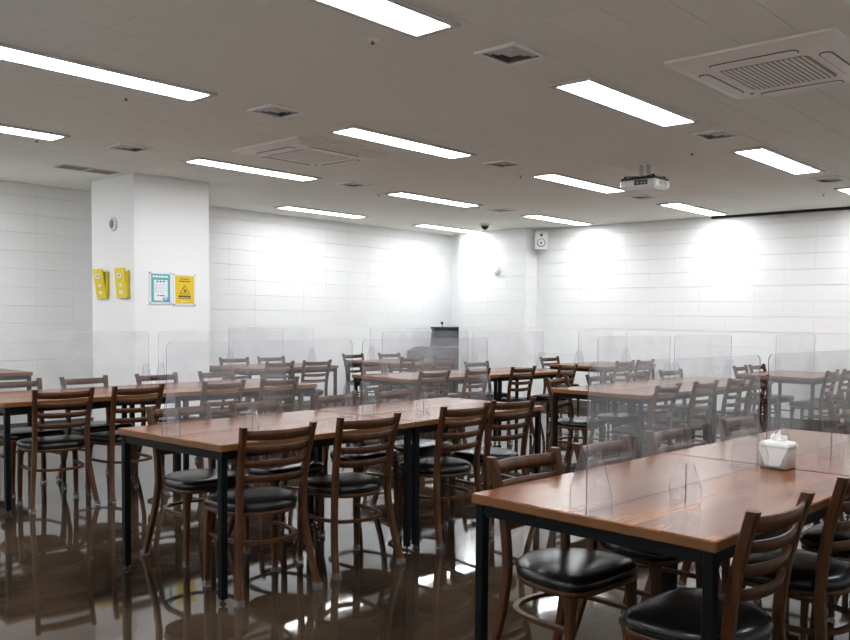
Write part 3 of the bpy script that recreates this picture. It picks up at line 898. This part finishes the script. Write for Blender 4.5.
def chair(blk, x, yback, face, deg, label):
    """yback: y of the top of the back; face +1 looks to +y, -1 to -y"""
    global proto
    if proto is None: proto = make_chair(); c = proto
    else: c = copy_tree(proto)
    # the back stays clear of the table edge
    bx, by, brz, bn = BLOCKS[blk]
    if face > 0: yback = min(yback, by + (x - bx) * math.tan(brz) - 0.075)
    else: yback = max(yback, by + TW + (x - bx) * math.tan(brz) + 0.075)
    c.location = (x, yback + 0.20 * face, 0)
    c.rotation_euler = (0, 0, math.radians(deg) + (0 if face > 0 else math.pi))
    c['label'] = label; c['group'] = 'brown ladder-back dining chairs'
ROWS = [  # block, side, face, [(x, yback, angle)] ordered away from the speaker wall -> toward it
    ('near', 'far', -1, [(2.55, 2.06, -4), (3.075, 2.045, -1), (3.66, 2.05, 3), (4.43, 2.05, -3)]),
    ('near', 'front', 1, [(2.375, 0.965, -2), (3.08, 0.935, -5), (3.70, 0.95, 2), (4.30, 0.94, 0)]),
    ('mid', 'front', 1, [(2.435, 3.43, -7), (3.00, 3.44, -6), (3.765, 3.47, -3), (4.285, 3.52, -6)]),
    ('mid', 'far', -1, [(2.56, 4.61, 1), (3.075, 4.60, 6), (3.73, 4.64, 5), (4.26, 4.64, 5)]),
    ('col', 'front', 1, [(2.575, 6.10, -7), (3.06, 6.08, 2), (3.745, 6.08, 5), (4.28, 6.10, 5)]),
    ('col', 'far', -1, [(2.66, 7.22, 2), (3.20, 7.24, 4), (3.83, 7.26, 3), (4.43, 7.27, 5)]),
    ('proj', 'front', 1, [(6.18, 3.47, 2), (6.845, 3.46, -2), (7.47, 3.47, 4), (7.98, 3.46, 0)]),
    ('proj', 'far', -1, [(6.245, 4.64, 8), (6.84, 4.60, -5), (7.50, 4.59, 0), (8.17, 4.58, -7)]),
    ('t5', 'front', 1, [(6.01, 5.96, -4), (6.585, 5.93, 4), (7.32, 5.90, -3), (8.03, 5.83, 5)]),
    ('t5', 'far', -1, [(6.20, 7.10, 3), (7.24, 7.38, 2), (7.75, 7.02, -5)]),
    ('side', 'far', -1, [(6.42, 2.20, 5), (7.02, 2.09, -2)]),
    ('beh', 'front', 1, [(5.88, 8.36, 2), (6.43, 8.36, -5)]),
    ('beh', 'far', -1, [(5.99, 9.50, -5), (6.53, 9.50, -4)]),
    ('r4b', 'front', 1, [(8.00, 8.36, -5), (8.62, 8.36, -3)]),
    ('r4b', 'far', -1, [(7.99, 9.60, 2), (8.57, 9.50, -5)]),
    ('corner', 'front', 1, [(9.51, 5.97, -3), (10.02, 5.97, -2)]),
    ('corner', 'far', -1, [(9.62, 7.32, -4)]),
    ('strip', 'front', 1, [(9.54, 3.30, 3), (10.08, 3.29, 0)]),
    ('strip', 'far', -1, [(9.62, 4.43, 3), (10.08, 4.43, -3)]),
]
for blk, side, face, lst in ROWS:
    nn = len(lst)
    for k, (x, yb, a) in enumerate(lst):
        sd = 'column side' if side == 'far' else 'side away from the column'
        if nn == 1: lab = 'brown ladder-back chair alone on the %s of the %s' % (sd, TNAME[blk])
        elif side == 'far': lab = 'brown ladder-back chair %s from the speaker wall, column side, %s' % (ORD[nn - 1 - k], TNAME[blk])
        else: lab = 'brown ladder-back chair %s from speaker wall, opposite column side, %s' % (ORD[nn - 1 - k], TNAME[blk])
        chair(blk, x, yb, face, a, lab)

# ------------------------------------------------------------------ tissue box
t = thing('tissue_box', 'white plastic tissue dispenser box on the tables seam', 'tissue box', (3.387, 1.385, TH + 0.0004), math.radians(-3))
def rrect(hx, hy, r, z, n=4):
    pts = []
    for (sx, sy, a0) in ((1, 1, 0), (-1, 1, 90), (-1, -1, 180), (1, -1, 270)):
        for k in range(n + 1):
            an = math.radians(a0 + 90 * k / n); pts.append((sx * (hx - r) + r * math.cos(an), sy * (hy - r) + r * math.sin(an), z))
    return pts
MB().rings([rrect(0.044, 0.056, 0.006, 0.004), rrect(0.047, 0.060, 0.008, 0.07), rrect(0.047, 0.060, 0.008, 0.085)]).build('body', 'white_plastic', t)
lid = MB(); lid.rings([rrect(0.050, 0.063, 0.010, 0.0855), rrect(0.051, 0.064, 0.012, 0.098), rrect(0.046, 0.058, 0.016, 0.109), rrect(0.034, 0.044, 0.02, 0.113), rrect(0.012, 0.02, 0.01, 0.111)])
lid.build('lid', 'white_plastic', t)
ap = MB(); ap.prism([(0.064, 0.086), (-0.064, 0.086), (-0.060, 0.075), (-0.048, 0.055), (-0.036, 0.022), (-0.028, 0.014), (0.028, 0.014), (0.036, 0.022), (0.048, 0.055), (0.060, 0.075)][::-1], 'x', -0.0515, -0.0478)
ap.build('front_flap', 'white_plastic', t)
MB().box(-0.05, 0.05, -0.055, 0.055, 0, 0.004).build('base_pad', 'rubber', t)
ts = MB(); rows = []
for z_, hw, ph, am in ((0.106, 0.022, 0.0, 0.004), (0.120, 0.034, 0.6, 0.010), (0.134, 0.032, 1.0, 0.013), (0.146, 0.020, 1.6, 0.010)):
    rows.append([(am * math.sin(ph + 5 * u) + 0.003, hw * u, z_ + (0.010 * math.cos(4 * u + 0.6) if z_ > 0.14 else 0)) for u in [-1 + 2 * i / 10 for i in range(11)]])
loop = [[p for p in r] + [(p[0] - 0.0018, p[1], p[2]) for p in r[::-1]] for r in rows]
ts.rings(loop); ts.build('tissue', 'tissue', t)
